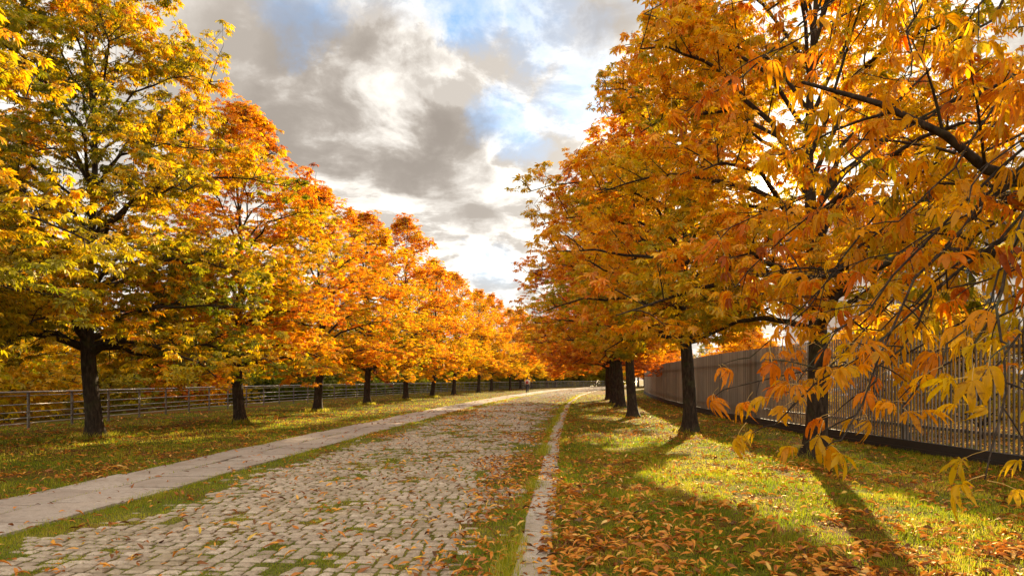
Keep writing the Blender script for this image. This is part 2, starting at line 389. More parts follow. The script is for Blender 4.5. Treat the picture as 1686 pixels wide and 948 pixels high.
zt = 0.006 + rng.normal(0, 0.0035, len(S_)) - np.clip((cm + rng.normal(0, .05, len(S_)) - 0.645) / 0.12, 0, 1) * 0.03 + 0.012 * (fbm(X, Y, 0.5, 3) - .5)
V, F, val = stones(np.stack([X, Y], 1), -ty, tx, HX, HY, zt, rng.normal(0, 0.028, (len(S_), 2)), np.full(len(S_), 0.013), np.clip(rng.normal(0.5, 0.28, len(S_)), 0, 1), round_=0.17)
link('cobbled_road', np_mesh('cobbled_road', V, [F], M['sett'], {'val': val}), kind='structure', label='worn granite cobbles with grass in the joints')
# stone slab path
S_, T_, HX, HY = [], [], [], []
for a, b, off in ((T_PATH, T_PATH + 0.93, 0.0), (T_PATH + 0.93, T_LAWN, 0.55)):
    s = 2.0 + off
    while s < 190:
        L = rng.uniform(0.95, 1.5); S_.append(s + L / 2); T_.append((a + b) / 2); HX.append((b - a) / 2 - 0.022); HY.append(L / 2 - rng.uniform(.018, .034)); s += L
S_, T_, HX, HY = map(np.array, (S_, T_, HX, HY)); X, Y = PT(S_, T_); _, _, tx, ty = along(S_)
V, F, val = stones(np.stack([X, Y], 1), -ty, tx, HX, HY, 0.022 + rng.normal(0, 0.004, len(S_)), rng.normal(0, 0.010, (len(S_), 2)), np.full(len(S_), 0.006), rng.random(len(S_)), jit=0.012)
link('stone_path', np_mesh('stone_path', V, [F], M['slab'], {'val': val}), kind='structure', label='pale stone slab path along the left of the road')
# kerb
S_, HY = [], []
s = 2.0
while s < 190:
    L = rng.uniform(0.7, 1.35); S_.append(s + L / 2); HY.append(L / 2 - rng.uniform(.012, .026)); s += L
S_, HY = np.array(S_), np.array(HY); X, Y = PT(S_, np.full(len(S_), -0.145) + rng.normal(0, .008, len(S_))); _, _, tx, ty = along(S_)
V, F, val = stones(np.stack([X, Y], 1), -ty, tx, np.full(len(S_), 0.15), HY, 0.032 + rng.normal(0, 0.005, len(S_)), rng.normal(0, 0.012, (len(S_), 2)), np.full(len(S_), 0.012), rng.random(len(S_)), jit=0.010)
link('kerb', np_mesh('kerb', V, [F], M['kerb'], {'val': val}), kind='structure', label='pale granite kerb between the cobbles and the leafy lawn')

# ------------------------------------------------------------------ trees
def rotm(yaw, pitch, roll):
    cy, sy = np.cos(yaw), np.sin(yaw); cp, sp = np.cos(pitch), np.sin(pitch); cr, sr = np.cos(roll), np.sin(roll)
    n = len(yaw); Z = np.zeros(n); O = np.ones(n)
    Rz = np.stack([cy, -sy, Z, sy, cy, Z, Z, Z, O], 1).reshape(n, 3, 3)
    Rx = np.stack([O, Z, Z, Z, cp, -sp, Z, sp, cp], 1).reshape(n, 3, 3)
    Ry = np.stack([cr, Z, sr, Z, O, Z, -sr, Z, cr], 1).reshape(n, 3, 3)
    return Rz @ Rx @ Ry
def palm_leaf(kind, seed):
    """a chestnut leaf: five to seven long leaflets fanned from one point, its axis along +Y. kind 0 simple, 1 detailed"""
    r = np.random.default_rng(seed); V = []; F = []; MI = []; n = 0
    nl = 7 if (kind or seed % 3) else 5
    if kind == 0: nl = 5 + (seed % 2)
    angs = np.linspace(-105, 105, nl) if kind else np.linspace(-95, 95, nl)
    if kind:
        pts = np.array([[0, -0.75, 0.12], [0, -0.35, 0.10], [0, 0, 0]]); b = MB(); b.tube(pts, [0.018, 0.013, 0.012], 3)
        v = np.concatenate(b.v); f = np.concatenate(b.f); V.append(v); F.append(f + n); MI += [1] * len(f); n += len(v)
    for i, a in enumerate(angs):
        a = R(a + r.normal(0, 6)); c = abs(a) / R(105)
        L = (1.0 - 0.55 * c ** 1.5) * r.uniform(0.85, 1.1); w = (0.175 if kind else 0.165) * L * r.uniform(0.8, 1.15); dr = r.uniform(0.25, 0.75) + (r.uniform(0, .7) if kind else 0)
        tw = r.normal(0, 0.35)
        if kind == 0:
            u = np.array([0.02, 0.60, 0.60, 1.0, 0.58]); x = np.array([0, -w * 1.15, w * 1.15, 0, 0]); z = -dr * u ** 1.6 * L * 0.8; z[1:3] += 0.05 * L; z[4] -= 0.02
            z[1] += tw * w; z[2] -= tw * w
            v = np.stack([x, u * L, z], 1); f = np.array([[2, 3, 4, 0], [1, 0, 4, 3]])
        else:
            us = np.array([0.03, 0.22, 0.42, 0.60, 0.76, 0.89, 1.0]); ws = np.array([0.05, 0.42, 0.78, 1.0, 0.92, 0.58, 0.03]) * w
            curl = r.uniform(-0.3, 2.2)
            if seed >= 25: w *= 0.72; dr += 0.45; tw *= 2.2; curl = r.uniform(1.2, 2.8)   # half withered
            v = []
            for uu, ww in zip(us, ws):
                zc = -dr * uu ** 1.7 * L * 0.85; yy = uu * L * (1 - 0.22 * dr * uu)
                for sgn in (-1, 0, 1):
                    v.append([sgn * ww * (1 - 0.18 * abs(curl)) + r.normal(0, 0.008), yy + r.normal(0, 0.008), zc + abs(sgn) * ww * 0.42 * curl + sgn * tw * ww + r.normal(0, 0.008)])
            v = np.array(v); f = []
            for q in range(len(us) - 1):
                for k in (0, 1): o_ = q * 3 + k; f.append([o_, o_ + 1, o_ + 4, o_ + 3])
            f = np.array(f)
        ca, sa = math.cos(a), math.sin(a)
        v = np.stack([v[:, 0] * ca + v[:, 1] * sa, -v[:, 0] * sa + v[:, 1] * ca, v[:, 2]], 1)
        V.append(v); F.append(f + n); MI += [0] * len(f); n += len(v)
    return np.concatenate(V), np.concatenate(F), np.array(MI)
LEAF0 = [palm_leaf(0, k) for k in range(6)]; LEAF1 = [palm_leaf(1, 20 + k) for k in range(10)]
def scatter(name, temps, P, yaw, pitch, roll, sc_, hue, val, m, smooth=False):
    n = len(P); which = rng.integers(0, len(temps), n); Vs, Fs, H, VA, MI = [], [], [], [], []; off = 0
    RM = rotm(yaw, pitch, roll)
    for k, (tv, tf, mi) in enumerate(temps):
        idx = np.nonzero(which == k)[0]
        if not len(idx): continue
        v = np.einsum('nij,vj->nvi', RM[idx], tv) * sc_[idx, None, None] + P[idx, None]
        f = tf[None] + (np.arange(len(idx)) * len(tv))[:, None, None] + off
        Vs.append(v.reshape(-1, 3)); Fs.append(f.reshape(-1, tf.shape[1])); off += len(idx) * len(tv)
        H.append(np.repeat(hue[idx], len(tf))); VA.append(np.clip(np.repeat(val[idx], len(tf)) + rng.normal(0, 0.08, len(tf) * len(idx)), 0, 1)); MI.append(np.tile(mi, len(idx)))
    return np_mesh(name, np.concatenate(Vs), [np.concatenate(Fs)], m, {'hue': np.concatenate(H), 'val': np.concatenate(VA)}, smooth, np.concatenate(MI))

def env_r(h, H, rmax, bot):
    """crown radius at height h"""
    u = np.clip((h - bot) / (H - bot), 0, 1)
    return rmax * np.interp(u, [0, .06, .2, .38, .55, .70, .84, .95, 1.0], [.66, .9, 1.0, .98, .86, .66, .42, .24, .06])
def bez(a, c, b, n):
    t = np.linspace(0, 1, n)[:, None]; return (1 - t) ** 2 * a + 2 * t * (1 - t) * c + t * t * b
def build_tree(seed, H=12.8, rmax=4.9, bot=2.0, trunk_r=0.195, n_prim=40, n_sec=11, n_ter=6, leaf=0.156, detail=0, extra=None, at=None, h_low=2.15, dens=1.65, lift=0.0, open_side=0.0, top=0.10):
    r = np.random.default_rng(seed); T = MB(); B = MB(); nodes = []
    lean = r.normal(0, 0.012, 2)
    hs = np.array([-.15, 0.0, 0.12, 0.3, 0.7, 1.3, 2.0, 2.7, 3.4, 4.5, 6, 7.5, 9, 10.5, H - .8]); hs = hs[hs <= H - .7]
    def ax(h): return np.array([lean[0] * h + 0.10 * math.sin(h * 0.7 + seed), lean[1] * h + 0.10 * math.cos(h * 0.6 + seed * 2) - 0.10 * math.cos(seed * 2), h])
    a0 = ax(0)[:2]
    axp = np.array([ax(h) - np.array([a0[0], a0[1], 0]) for h in hs])
    rad = np.interp(hs, [-.15, 0, .12, .3, .7, 2.2, 3.5, 6, 9, H], trunk_r * np.array([1.95, 1.72, 1.42, 1.18, 1.02, 0.92, 0.76, 0.48, 0.25, 0.06]))
    # trunk with flared, uneven foot
    cut = hs <= 4.6
    def big_tube(pts, rads, sides):
        mb = MB(); mb.tube(pts, rads, sides); v = mb.v[0]; k = len(pts)
        an = np.arange(sides) / sides * 2 * math.pi
        for i in range(k):
            hgt = pts[i][2]; amp = 0.22 * math.exp(-max(hgt, 0) / 0.35) + 0.035
            fct = 1 + amp * np.sin(an * 5 + seed + 0.4 * hgt) + 0.5 * amp * np.sin(an * 3 + 2 * seed)
            v[i * sides:(i + 1) * sides] = pts[i] + (v[i * sides:(i + 1) * sides] - pts[i]) * fct[:, None]
        return v, mb.f[0]
    fine_h = np.concatenate([np.linspace(-.15, .8, 10), np.linspace(1.0, 4.5, 12)])
    fp = np.stack([np.interp(fine_h, hs, axp[:, i]) for i in range(3)], 1); fr = np.interp(fine_h, hs, rad)
    v, f = big_tube(fp, fr, 14); T.add(v, f)
    B.tube(axp[hs >= 3.4], rad[hs >= 3.4] * 0.98, 7)
    axis = lambda h: np.array([np.interp(h, hs, axp[:, i]) for i in range(3)])
    ph = r.uniform(0, 6.28, 6)
    def lump(az, h): return (1 - open_side * max(0.0, math.cos(az - 0.7)) ** 0.7) *(0.97 + 0.13 * math.sin(3 * az + ph[0] + h * 0.8) + 0.11 * math.sin(5 * az - ph[1] + 1.7 * h) + 0.10 * math.sin(2.0 * h + ph[2] + az) + 0.06 * math.sin(9 * az + 3 * h))
    def clampenv(p):
        h = p[2]; az = math.atan2(p[1], p[0]); R_ = float(env_r(h, H, rmax, bot)) * lump(az, h); d = math.hypot(p[0], p[1])
        if d > R_: p = p.copy(); p[:2] *= R_ / d
        p[2] = min(max(p[2], bot + 0.05 + 0.25 * r.random() + lift * max(0.0, math.cos(az - 0.5)) ** .6 * min(1, d / 2)), H + 0.1)
        if r.random() < 0.12 and h > 0.35 * H: p = p + r.uniform(0.1, 0.5) * np.array([math.cos(az) * .6, math.sin(az) * .6, .8])
        return p
    def leafnode(p, d, clump, cnt, term):
        for q in range(cnt): nodes.append((p, d, clump, term))
    for i in range(n_prim):
        u = (i + 0.5) / n_prim; h0 = h_low + (H * 0.82 - h_low) * u ** 1.6 + abs(r.normal(0, .15)); az = i * 2.399963 + r.normal(0, 0.25)
        rise = min(1.0, H / 9) * np.interp(u, [0, .15, .5, 1], [0.1, 0.9, 2.2, 1.2]) * r.uniform(0.7, 1.3)
        ht = min(bot + (H - bot) * float(np.interp(u, [0, .36, .6, .85, 1.0], [0.0, .27, .52, .82, .99])) + r.normal(0, .35), H - 0.15) if H > 9 else min(h0 + rise, H - 0.15); ht = max(ht, bot + .1); Rt = float(env_r(ht, H, rmax, bot)) * lump(az, ht) * r.uniform(.86, 1.0)
        a = axis(h0); b = np.array([math.cos(az) * Rt, math.sin(az) * Rt, ht + lift * 0.9 * max(0.0, math.cos(az - 0.5)) * (1 - u)])
        c = (a + b) / 2 + r.normal(0, 0.15, 3)
        c[:2] = a[:2] + (b[:2] - a[:2]) * r.uniform(0.30, 0.5) + r.normal(0, 0.2, 2); c[2] = max(a[2], b[2]) + 0.16 * Rt + r.uniform(0, .5) * min(1, H / 9)
        if u < 0.30 and H > 9: c[2] = h0 + r.uniform(.5, 1.1)
        L = np.linalg.norm(b - a); k = max(6, int(L / 0.45)); pts = bez(a, c, b, k) + np.concatenate([np.zeros((1, 3)), r.normal(0, 0.045, (k - 1, 3))])
        r0 = min(float(np.interp(h0, hs, rad)) * 0.55, 0.045 + 0.014 * L); B.tube(pts, np.linspace(r0, 0.012, k), 6)
        ns = max(3, int(n_sec * (0.5 + L / 5.0 * 0.6)))
        for j in range(ns):
            v = 0.22 + 0.78 * (j + r.random()) / ns; p0 = np.array([np.interp(v * (k - 1), np.arange(k), pts[:, q]) for q in range(3)])
            out = b - a; out = out / (np.linalg.norm(out) + 1e-6); side = np.cross(out, [0, 0, 1.0]) * (1 if j % 2 else -1)
            d = out * r.uniform(0.35, 0.9) + side * r.uniform(0.4, 1.0) + np.array([0, 0, r.uniform(-0.35, 0.75)])
            d /= np.linalg.norm(d); l2 = r.uniform(0.8, 1.5) * (1.15 - 0.45 * v) * min(1.0, 0.45 + rmax / 9)
            p1 = clampenv(p0 + d * l2); c2 = (p0 + p1) / 2 + np.array([0, 0, r.uniform(-.05, .22)])
            q2 = bez(p0, c2, p1, 5); B.tube(q2, np.linspace(0.014, 0.006, 5), 4)
            clump = r.normal(0, 1)
            for m_ in range(n_ter):
                w = (m_ + 1.0) / n_ter; p2 = np.array([np.interp(w * 4, np.arange(5), q2[:, q]) for q in range(3)])
                dd = (p1 - p0) / (np.linalg.norm(p1 - p0) + 1e-6) * 0.7 + r.normal(0, 0.55, 3) + np.array([0, 0, 0.12]); dd /= np.linalg.norm(dd)
                l3 = r.uniform(0.3, 0.65); p3 = clampenv(p2 + dd * l3); c3 = (p2 + p3) / 2 + np.array([0, 0, -0.05])
                q3 = bez(p2, c3, p3, 4); B.tube(q3, np.linspace(0.006, 0.004, 4), 3)
                leafnode(p3, dd, clump, int(round(4 * dens)), 1)
                leafnode(q3[2], dd, clump, 2, 0)
                if r.random() < .6 * dens: leafnode(q3[1], dd, clump, 1, 0)
    for br in (extra or []):
        pts = np.array(br['pts']); k = 16; tt = np.linspace(0, 1, len(pts)); pp = np.stack([np.interp(np.linspace(0, 1, k), tt, pts[:, q]) for q in range(3)], 1)
        for _ in range(2): pp[1:-1] = (pp[:-2] + 2 * pp[1:-1] + pp[2:]) / 4
        pp[1:-1] += r.normal(0, 0.03, (k - 2, 3)); wv = np.sin(np.linspace(0, 1, k) * math.pi)[:, None] * r.normal(0, 0.28, 3); pp += wv; B.tube(pp, np.linspace(br.get('r', 0.03), 0.005, k), 6)
        clump = r.normal(0, 1)
        for j in range(br.get('n', 8)):
            v = br.get('from', 0.45) + (1 - br.get('from', 0.45)) * (j + 1.0) / br.get('n', 8); p0 = np.array([np.interp(v * (k - 1), np.arange(k), pp[:, q]) for q in range(3)])
            dd = (pp[-1] - pp[-4]); dd = dd / np.linalg.norm(dd) * 0.6 + r.normal(0, 0.5, 3) + np.array([0, 0, -0.15]); dd /= np.linalg.norm(dd)
            p3 = p0 + dd * r.uniform(0.08, 0.42) * br.get('spread', 1.0); B.tube(bez(p0, (p0 + p3) / 2 + np.array([0, 0, .03]), p3, 4), np.linspace(0.006, 0.003, 4), 4)
            leafnode(p3, dd, clump, 2, 1)
            if r.random() < .5: leafnode((p0 + p3) / 2, dd, clump, 1, 0)
    Pn = np.array([n_[0] for n_ in nodes]); Dn = np.array([n_[1] for n_ in nodes]); cl = np.array([n_[2] for n_ in nodes]); n = len(Pn)
    yaw = np.arctan2(-Dn[:, 0], Dn[:, 1]) + r.normal(0, 1.15, n)                     # +Y of the leaf turned to the twig's direction
    pitch = r.normal(-0.35, 0.40, n); roll = r.normal(0, 0.35, n)
    sc_ = leaf * r.uniform(0.65, 1.2, n)
    pet = np.stack([-np.sin(yaw), np.cos(yaw), -0.25 * np.ones(n)], 1) * (sc_ * r.uniform(0.5, 1.2, n))[:, None]
    if detail: pet *= 0.8
    Pn2 = Pn + pet
    if at is not None:                                    # a ragged gap in the leaves towards the low sun
        q = Pn2 + np.array([at[0], at[1], 0]) - np.array([0, 0, 1.6]); dist = np.linalg.norm(q, axis=1); ang = np.degrees(np.arccos(np.clip(q @ np.array(sdir) / dist, -1, 1)))
        wob_ = ang - np.degrees(leaf * 0.8 / dist)
        keep = (wob_ > 0.15) & ((wob_ > 1.2) | (r.random(n) < 0.85))
        Pn, Pn2, Dn, cl, yaw, pitch, roll, sc_ = (a_[keep] for a_ in (Pn, Pn2, Dn, cl, yaw, pitch, roll, sc_)); n = len(Pn)
    u = (Pn[:, 2] - bot) / (H - bot); outr = np.hypot(Pn[:, 0], Pn[:, 1]) / np.maximum(env_r(Pn[:, 2], H, rmax, bot), .5)
    big = np.sin(Pn[:, 0] * 0.9 + seed) * np.cos(Pn[:, 1] * 0.8 + seed * 2) * np.sin(Pn[:, 2] * 0.7 + seed)
    hue = np.clip(0.5 + 0.13 * cl + 0.10 * r.normal(0, 1, n) + top * (u - 0.45) + 0.10 * (outr - .8) + 0.16 * big, 0, 1)
    val = np.clip(r.normal(0.5, 0.25, n), 0, 1)
    crown = scatter('crown', LEAF1 if detail else LEAF0, Pn2, yaw, pitch, roll, sc_, hue, val, [M['leaf_near'], M['petiole']] if detail else [M['leaf'], M['petiole']], smooth=bool(detail))
    trunk = T.mesh('trunk', M['bark'], True); br_ = B.mesh('branches', M['bark'], True)
    return trunk, br_, crown, n
def place_tree(meshes, x, y, shift, mixd, label, group, rz=0.0, scale=1.0, name='chestnut_tree', cat='tree', zs=1.0, sxy=1.0):
    z = -0.02
    e = empty(name, (x, y, z), label, cat, group, rz); e.scale = (scale * sxy, scale * sxy, scale * zs)
    for nm, me in zip(('trunk', 'branches', 'crown'), meshes[:3]):
        ob = link(nm, me, e); ob.color = (shift, mixd, 0, 1)
    return e
Wp = lambda px, py, z: ((px - 843) / 1100 * z, z, 1.6 + (624 - py) / 1100 * z)

A = build_tree(11, bot=1.5, lift=1.7, top=-.05)
B_ = build_tree(12, H=13.4, rmax=4.6, bot=1.4, lift=.7)
C_ = build_tree(13, H=12.2, rmax=4.7, bot=1.6)
D_ = build_tree(14, H=12.9, rmax=4.6, bot=1.5, lift=1.7, top=.2)
G_ = build_tree(16, H=11.5, rmax=4.8, bot=0.3, h_low=1.0, n_prim=44)
E_ = build_tree(15, H=13.8, rmax=5.3, n_prim=54, n_sec=14, bot=1.5, dens=2.0, leaf=.15)
print('leaves', [q[3] for q in (A, B_, C_, D_, E_)])

GL = 'chestnut trees along the left lawn'; GR = 'chestnut trees along the right lawn'
place_tree(C_, -12.3, 10.6, 0.34, 0.55, 'yellow chestnut tree whose crown just reaches in at the left edge of the picture', GL, 0.5)
place_tree(E_, -11.2, 18.0, 0.33, 0.75, 'large green and gold chestnut tree with a dark trunk nearest the railing on the left', GL, 0.9)
place_tree(B_, -9.85, 24.2, 0.56, 0.9, 'rust and green chestnut tree, second visible trunk on the left lawn', GL, 2.1, zs=.85)
place_tree(A, -9.3, 32.0, 0.54, 0.9, 'golden chestnut tree standing in brown litter, third visible trunk on the left lawn', GL, 0.3, zs=.82)
place_tree(D_, -8.9, 41.0, 0.47, 0.7, 'orange chestnut tree before the railing, fourth visible trunk on the left lawn', GL, 3.3, zs=.90)
place_tree(B_, -7.9, 49.5, 0.60, 0.80, 'orange chestnut tree with reddish shrubs behind it, fifth visible trunk on the left lawn', GL, 4.4)
place_tree(C_, -7.0, 58.5, 0.50, 0.6, 'golden orange chestnut tree, sixth visible trunk on the left lawn', GL, 1.4, 0.97)
place_tree(A, -5.9, 67.5, 0.50, 0.55, 'golden orange chestnut tree, seventh visible trunk on the left lawn', GL, 5.2, 0.95)
far_l = [A, D_, B_, C_]
for i, sd_ in enumerate(np.arange(77, 205, 8.6)):
    x, y = PT(sd_, 12.6 + 0.4 * math.sin(i * 2.1))
    place_tree(far_l[i % 4], float(x), float(y), 0.51 + 0.05 * math.sin(i * 1.7), 0.6, 'orange chestnut tree in the far end of the left row where the road bends', GL, i * 1.9, 0.93 + .09 * math.sin(i * 2.7))
EXTRA = []
r_pos = Vector((6.35, 5.6))
def loc(p): return np.array([p[0] - r_pos.x, p[1] - r_pos.y, p[2]])
for px, py, zd, n_, h0 in ((1200, 635, 5.6, 13, 3.2), (1340, 600, 4.8, 12, 3.3), (1235, 585, 6.4, 10, 3.4), (1275, 695, 4.9, 10, 3.0), (1330, 640, 5.2, 9, 3.2), (1385, 720, 4.2, 12, 3.0), (1420, 640, 4.8, 8, 3.3), (1490, 660, 4.2, 8, 3.1),
                           (1640, 705, 3.5, 13, 3.0), (1680, 620, 3.3, 11, 3.2), (1660, 560, 3.3, 5, 3.4), (1560, 560, 4.3, 6, 3.5), (1560, 470, 4.4, 7, 3.7), (1670, 400, 3.6, 7, 4.0), (1450, 540, 5.2, 9, 3.6),
                           (1300, 520, 6.2, 12, 3.8), (1210, 470, 6.6, 12, 4.0), (1380, 440, 5.6, 10, 4.1), (1180, 380, 6.8, 10, 4.6), (1480, 360, 4.9, 8, 4.4), (1600, 300, 4.3, 8, 4.6), (1130, 180, 6.4, 8, 5.6), (1060, 20, 6.3, 6, 6.2), (1400, 250, 5.2, 9, 5), (1250, 90, 5.6, 9, 5.6), (1500, 120, 4.6, 9, 5.2), (1650, 150, 4.0, 8, 5), (1600, 20, 4.2, 8, 5.4), (1350, 20, 5.2, 9, 5.6)):
    tip = loc(Wp(px, py, zd)); st = np.array([0, 0, h0]); mid = st + (tip - st) * 0.5 + np.array([0, 0, 0.5 + 0.12 * np.linalg.norm(tip - st)])
    m2 = st + (tip - st) * 0.82 + np.array([0, 0, 0.38])
    EXTRA.append(dict(pts=[st, (st + mid) / 2 + np.array([0, 0, .15]), mid, m2, tip], n=n_, r=0.022))
R0 = build_tree(31, H=11.5, rmax=4.7, bot=2.25, n_prim=28, n_sec=9, n_ter=5, leaf=0.140, detail=1, extra=EXTRA, dens=1.05, lift=1.0, at=(6.35, 5.6))
R1 = build_tree(32, H=12.8, rmax=5.0, bot=2.3, h_low=2.4, open_side=0.35, lift=1.9, at=(6.0, 13.3))
R2 = build_tree(33, H=13.2, rmax=4.8, bot=2.15, h_low=2.4, n_prim=44, open_side=0.45, lift=2.0, at=(5.35, 20.0))
R3 = build_tree(34, H=12.9, rmax=4.8, bot=2.2, h_low=2.4, open_side=0.5, lift=2.0, at=(5.0, 27.6))
print('leaves', R0[3], R1[3], R2[3])
place_tree(R0, r_pos.x, r_pos.y, 0.535, 0.72, 'nearest chestnut tree, its curled orange leaves hanging in at the upper right', GR)
place_tree(R1, 6.0, 13.3, 0.48, 0.6, 'orange and yellow chestnut tree closest to the slatted fence', GR, 0.0)
place_tree(R2, 5.35, 20.0, 0.44, 0.65, 'olive and gold chestnut tree with grass tufts at its foot, casting a long shadow', GR, 0.0)
place_tree(R3, 5.0, 27.6, 0.53, 0.55, 'orange chestnut tree with a slim trunk, third from the camera on the right lawn', GR, 0.0)
place_tree(R2, 6.0, 36.8, 0.68, 0.6, 'rust orange chestnut tree with a thick trunk on the right lawn, overlapping its neighbours', GR, 0.3, sxy=1.15)
place_tree(R3, 6.85, 44.3, 0.78, 0.5, 'rust red chestnut tree, fifth from the camera on the right lawn', GR, 0.2, sxy=1.28)
place_tree(C_, 7.6, 52.0, 0.80, 0.45, 'dark rust chestnut tree, last separate trunk of its row', GR, 2.8, sxy=1.35, zs=1.05)
for i, sd_ in enumerate(np.arange(132, 190, 8.2)):
    x, y = PT(sd_, -2.9)
    place_tree(far_l[(i + 1) % 4], float(x), float(y), 0.64, 0.5, 'orange chestnut tree in the far end of the right row beyond the bend', GR, i * 1.3 + 1, 0.93)

# trees and shrubs behind
S1 = build_tree(51, H=5.2, rmax=2.7, bot=0.1, trunk_r=0.06, n_prim=26, n_sec=9, n_ter=5, leaf=0.15, h_low=.3)
S2 = build_tree(52, H=4.2, rmax=2.4, bot=0.05, trunk_r=0.05, n_prim=26, n_sec=9, n_ter=5, leaf=0.13, h_low=.2)
GB = 'shrubs and small trees beyond the railing'
for i, (x, y, sh, mx, lab, sc_, me) in enumerate([
    (-21.5, 21, .38, .3, 'bright yellow small tree beyond the railing at the left edge', 1.25, S1), (-20.5, 26.5, .40, .3, 'bright yellow small tree beyond the railing, behind the dark trunk', 1.2, S1),
    (-24.5, 30, .42, .3, 'yellow shrub beyond the railing, behind the two yellow trees', 1.3, S2), (-19.3, 31.5, .26, .4, 'yellow green low shrub against the railing', .7, S2),
    (-20.0, 35.5, .72, .35, 'rust red shrub beyond the railing right of the dark trunk', 1.0, S1), (-19.5, 41, .76, .3, 'dark red shrub beyond the railing', 1.0, S2),
    (-20, 47, .08, .3, 'dark green shrub beyond the railing behind the second trunk', 1.4, S2), (-18.6, 54, .10, .3, 'dark green shrub beyond the railing left of the third trunk', 1.4, S1),
    (-17.5, 62, .08, .3, 'dark green shrub beyond the railing right of the third trunk', 1.5, S2), (-15.2, 71, .78, .2, 'red shrub beyond the railing near the fifth trunk', 1.0, S2),
    (-13.4, 78, .24, .3, 'fresh green shrub beyond the railing near the sixth trunk', 1.1, S1), (-10.5, 87, .24, .3, 'fresh green shrub beyond the railing near the seventh trunk', 1.1, S2),
    (-7.5, 97, .18, .4, 'green shrub far along the railing', 1.2, S1), (-3.5, 108, .14, .4, 'green shrub at the far bend of the railing', 1.2, S2), (1, 118, .14, .4, 'green shrub behind the walking person', 1.3, S1)]):
    place_tree(me, x, y, sh, mx, lab, GB, i * 1.1, sc_, 'shrub', 'shrub')
GY = 'yellow shrubs behind the slatted fence'
for i, (x, y, sh, lab, sc_, me) in enumerate([(12.3, 17.5, .40, 'yellow shrub seen through the slats at the right edge', .8, S2), (12.0, 22, .43, 'golden shrub seen through the slats right of the second trunk', .75, S1),
    (16.5, 26, .36, 'yellow green small tree rising above the slatted fence', 1.0, S1), (12.4, 29, .44, 'golden shrub behind the slats beside the nearest lawn trunk', .7, S2), (19.5, 21, .46, 'golden small tree behind the slats at the picture edge', 1.0, S1), (22, 33, .40, 'yellow small tree in front of the pale building', 1.2, S1), (13.2, 37, .5, 'golden shrub over the fence top right of the second lawn trunk', .85, S1), (15.5, 46, .55, 'orange shrub over the far fence top', 1.0, S1), (14.6, 41, .45, 'yellow shrub over the far fence top', .9, S2), (19, 54, .5, 'golden tree behind the far end of the fence', 1.2, S1)]):
    place_tree(me, x, y, sh, .3, lab, GY, i * 1.7, sc_, 'shrub', 'shrub')
# taller trees behind the railing that close the view to the left and at the bend
GT = 'tall trees beyond the railing'
for i, (x, y, sh) in enumerate([(-27, 27, .42), (-30, 40, .5), (-26, 55, .2), (-24, 70, .25), (-20, 86, .15), (-13, 100, .2), (-5, 117, .25), (3, 132, .2), (13, 146, .15), (24, 158, .2), (36, 165, .25), (-34, 20, .40), (-22, 99, .2), (-36, 48, .3), (-33, 66, .25), (-30, 84, .2), (-16, 116, .2), (-6, 135, .2), (6, 150, .2), (20, 166, .2), (50, 172, .25), (66, 180, .25)]):
    lab = ['yellow tall tree far beyond the railing at left', 'gold tall tree beyond the railing behind the left row'][i] if i < 2 else 'greenish tall tree closing the view behind the left row'
    if i == 11: lab = 'yellow tall tree beyond the railing at the left picture edge'
    place_tree(G_, x, y, sh, .5, lab, GT, i * 2.2, 1.0 + .08 * math.sin(i * 3), 'broadleaf_tree')

# ------------------------------------------------------------------ railing on the left
FZ = np.array([0, 20, 36, 45, 56, 73, 95, 120, 146, 175.]); FX = np.array([-15.2, -15.5, -15.4, -14.5, -12.5, -9.4, -3.6, 6, 18.5, 34.])
rz_ = np.linspace(6, 172, 1500); rx_ = smooth_curve(FZ, FX, rz_); rs_ = np.concatenate([[0], np.cumsum(np.hypot(np.diff(rz_), np.diff(rx_)))])
def rail_at(s): return np.interp(s, rs_, rx_), np.interp(s, rs_, rz_)
rail = empty('metal_railing', (float(rx_[0]), float(rz_[0]), 0), 'long low steel railing with thin horizontal bars along the left lawn', 'railing')
o0 = np.array([rx_[0], rz_[0], 0])
def rel(x, y, z): return np.stack([x - o0[0], y - o0[1], z + 0 * x], -1)
ss = np.arange(0, rs_[-1], 1.05); xx, yy = rail_at(ss)
for nm, z, rr in (('top_rail', 1.19, 0.028), ('rail', 1.08, 0.015), ('rail', 0.80, 0.017), ('rail', 0.56, 0.017), ('rail', 0.37, 0.017), ('rail', 0.20, 0.017)):
    b = MB(); b.tube(rel(xx, yy, z), rr, 8 if rr > .02 else 5); link(nm, b.mesh(nm, M['galv'], True), rail)
pm = MB(); pm.box((0, 0, 0.56), (0.05, 0.075, 1.22)); pm.box((0, 0, 0.02), (0.1, 0.12, 0.02)); pmesh = pm.mesh('post', M['post_dark'])
ps = np.arange(0.7, rs_[-1], 2.1); px_, py_ = rail_at(ps)
for i in range(len(ps)):
    q = link('post', pmesh, rail, (float(px_[i] - o0[0]), float(py_[i] - o0[1]), 0))
    x2, y2 = rail_at(ps[i] + .5); q.rotation_euler.z = math.atan2(y2 - py_[i], x2 - px_[i]) + math.pi / 2

